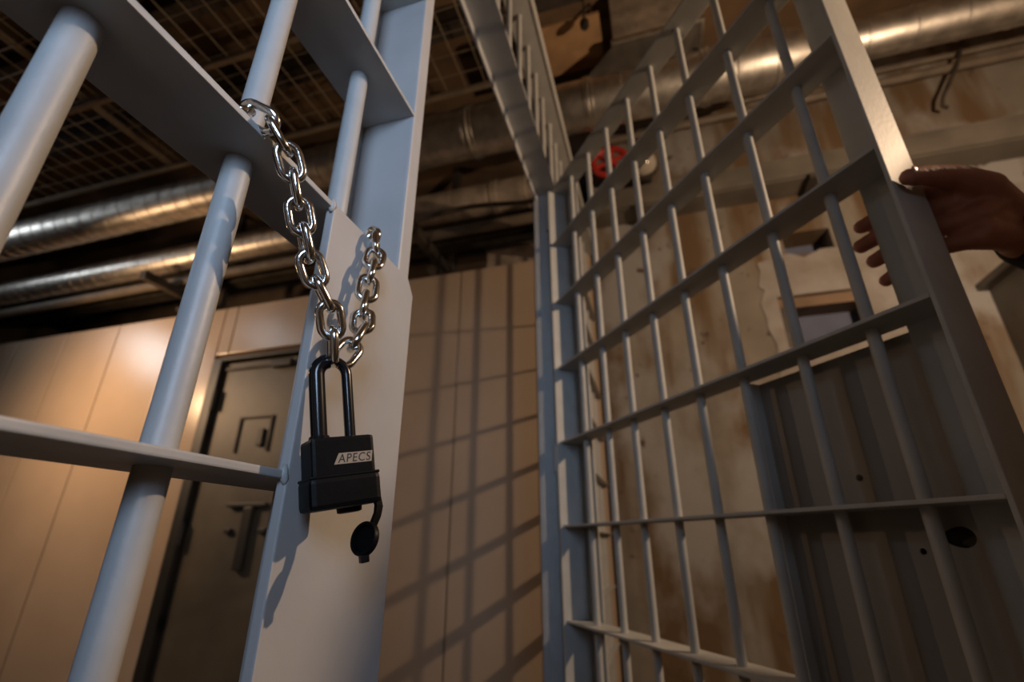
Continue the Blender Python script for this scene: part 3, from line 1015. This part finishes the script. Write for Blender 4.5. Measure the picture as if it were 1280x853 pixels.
# ------------------------------------------------------------------ services on the concrete wall
ch = thing('steel_channel', 'long steel channel fixed along the concrete wall behind the barred door', 'channel', (0, 0, 0))
cx0, cx1 = -0.18, X1 - 0.01
box_obj('web', 'channel', ch, cx0, cx1, 2.10, 2.115, ZC + 1.60, ZC + 1.70, bev=0.003)
box_obj('upper_flange', 'channel', ch, cx0, cx1, 2.10, 2.249, ZC + 1.70, ZC + 1.715, bev=0.003)
box_obj('lower_flange', 'channel', ch, cx0, cx1, 2.115, 2.249, ZC + 1.595, ZC + 1.61, bev=0.003)
for x in (0.05, 0.85, 1.75):
    box_obj('strap', 'dark_steel', ch, x - 0.02, x + 0.02, 2.09, 2.249, ZC + 1.57, ZC + 1.595, bev=0.002)
for dz_, r, lb in ((2.23, 0.014, 'upper of the two thin pipes high on the concrete wall'), (2.15, 0.022, 'lower and thicker of the two pipes high on the concrete wall')):
    tag(tube_obj('wall_pipe', 'pipe', None, [(-0.15, 2.20, ZC + dz_), (X1 - 0.01, 2.20, ZC + dz_)], r, 12), lb, 'pipe', 'thin pipes on the concrete wall')
tag(tube_obj('hanger_rod', 'dark_steel', None, [(1.73, 2.17, ZC + 2.42), (1.60, 2.17, ZC + 2.13), (1.49, 2.17, ZC + 1.95), (1.475, 2.17, ZC + 1.90), (1.495, 2.17, ZC + 1.885)], 0.009, 8),
    'thin dark bent rod slanting across the two wall pipes', 'rod')
rv = thing('valve', 'red valve handwheel high behind the top of the barred door', 'valve', (-0.065, 2.02, ZC + 1.835))
ring = [(0.085 * math.cos(k / 28 * 2 * math.pi), 0, 0.085 * math.sin(k / 28 * 2 * math.pi)) for k in range(28)]
tube_obj('wheel', 'red', rv, ring, 0.017, 10, closed=True)
for k in range(3):
    a = k * math.pi / 3 + 0.3
    tube_obj('spoke', 'red', rv, [(-0.085 * math.cos(a), 0, -0.085 * math.sin(a)), (0.085 * math.cos(a), 0, 0.085 * math.sin(a))], 0.012, 8)
lathe_obj('hub', 'red', rv, [(-0.025, 0), (-0.025, 0.022), (0.02, 0.026), (0.02, 0)], (0, 0, 0), (0, 1, 0), 16)
tube_obj('stem', 'dark_steel', rv, [(0, 0.02, 0), (0, 0.229, 0)], 0.014, 10)
dm = thing('dome_lamp', 'round pale dome lamp on a bracket above the steel channel', 'lamp', (0.10, 2.05, ZC + 1.80))
lathe_obj('dome', 'glass_dome', dm, [(-0.075 * math.cos(k / 10 * math.pi / 2), 0.068 * math.sin(k / 10 * math.pi / 2)) for k in range(11)], (0, 0, 0), (0, 1, 0), 28)
lathe_obj('base', 'dark_steel', dm, [(0, 0.066), (0, 0.074), (0.03, 0.074), (0.04, 0.05), (0.199, 0.04)], (0, 0, 0), (0, 1, 0), 28)
wbx = thing('wall_box', 'brown wooden box on the concrete wall right of the door end', 'box', (1.40, 2.249, 0))
box_obj('case', 'wood', wbx, 0.02, 0.62, -0.22, 0.0, ZC + 0.15, ZC + 0.97, bev=0.006)
box_obj('top_board', 'channel', wbx, -0.04, 0.66, -0.26, 0.0, ZC + 0.97, ZC + 1.0, bev=0.004)
box_obj('side_strip', 'channel', wbx, 0.0, 0.02, -0.235, 0.0, ZC + 0.15, ZC + 0.97, bev=0.003)

# ------------------------------------------------------------------ the lamps that light the place
hl_ = thing('hanging_lamp', 'bare bulb holder hanging on a cord at the right beyond the door end', 'lamp', (1.29, 0.78, ZC + 0.98))
lathe_obj('socket', 'door_dark', hl_, [(0.035, 0), (0.035, 0.016), (0.075, 0.020), (0.10, 0.010), (0.105, 0)], (0, 0, 0), (0, 0, 1), 18)
tube_obj('cord', 'door_dark', hl_, [(0, 0, 0.10), (0, 0, 2.5 - 0.98)], 0.004, 8)
fl = thing('work_lamp', 'black reflector lamp on a stand in the left room turned to the panelled wall', 'lamp', (-3.6, 1.30, 0))
ax = Vector((0.40, 0.80, -0.36)).normalized()
lathe_obj('reflector', 'door_dark', fl, [(-0.10, 0.0), (-0.10, 0.05), (-0.02, 0.125), (0.03, 0.14), (0.03, 0.132), (-0.015, 0.118), (-0.02, 0.0)], (0, 0, ZC + 1.08), ax, 24)
tube_obj('pole', 'door_dark', fl, [(0, -0.09, 0.04), (0, -0.09, ZC + 1.06)], 0.014, 12)
for k in range(3):
    a = k * 2 * math.pi / 3
    tube_obj('leg', 'door_dark', fl, [(0, -0.09, 0.45), (0.35 * math.cos(a), -0.09 + 0.35 * math.sin(a), 0.012)], 0.010, 8)
cl_ = thing('added_ceiling_lamp', 'added flat pale lamp on the ceiling of the left room', 'lamp', (-4.40, 0.10, ZT - 0.03))  # unseen housing for the added ceiling light
box_obj('housing', 'white_frame', cl_, -0.33, 0.33, -0.28, 0.28, 0.0, 0.03, bev=0.005)
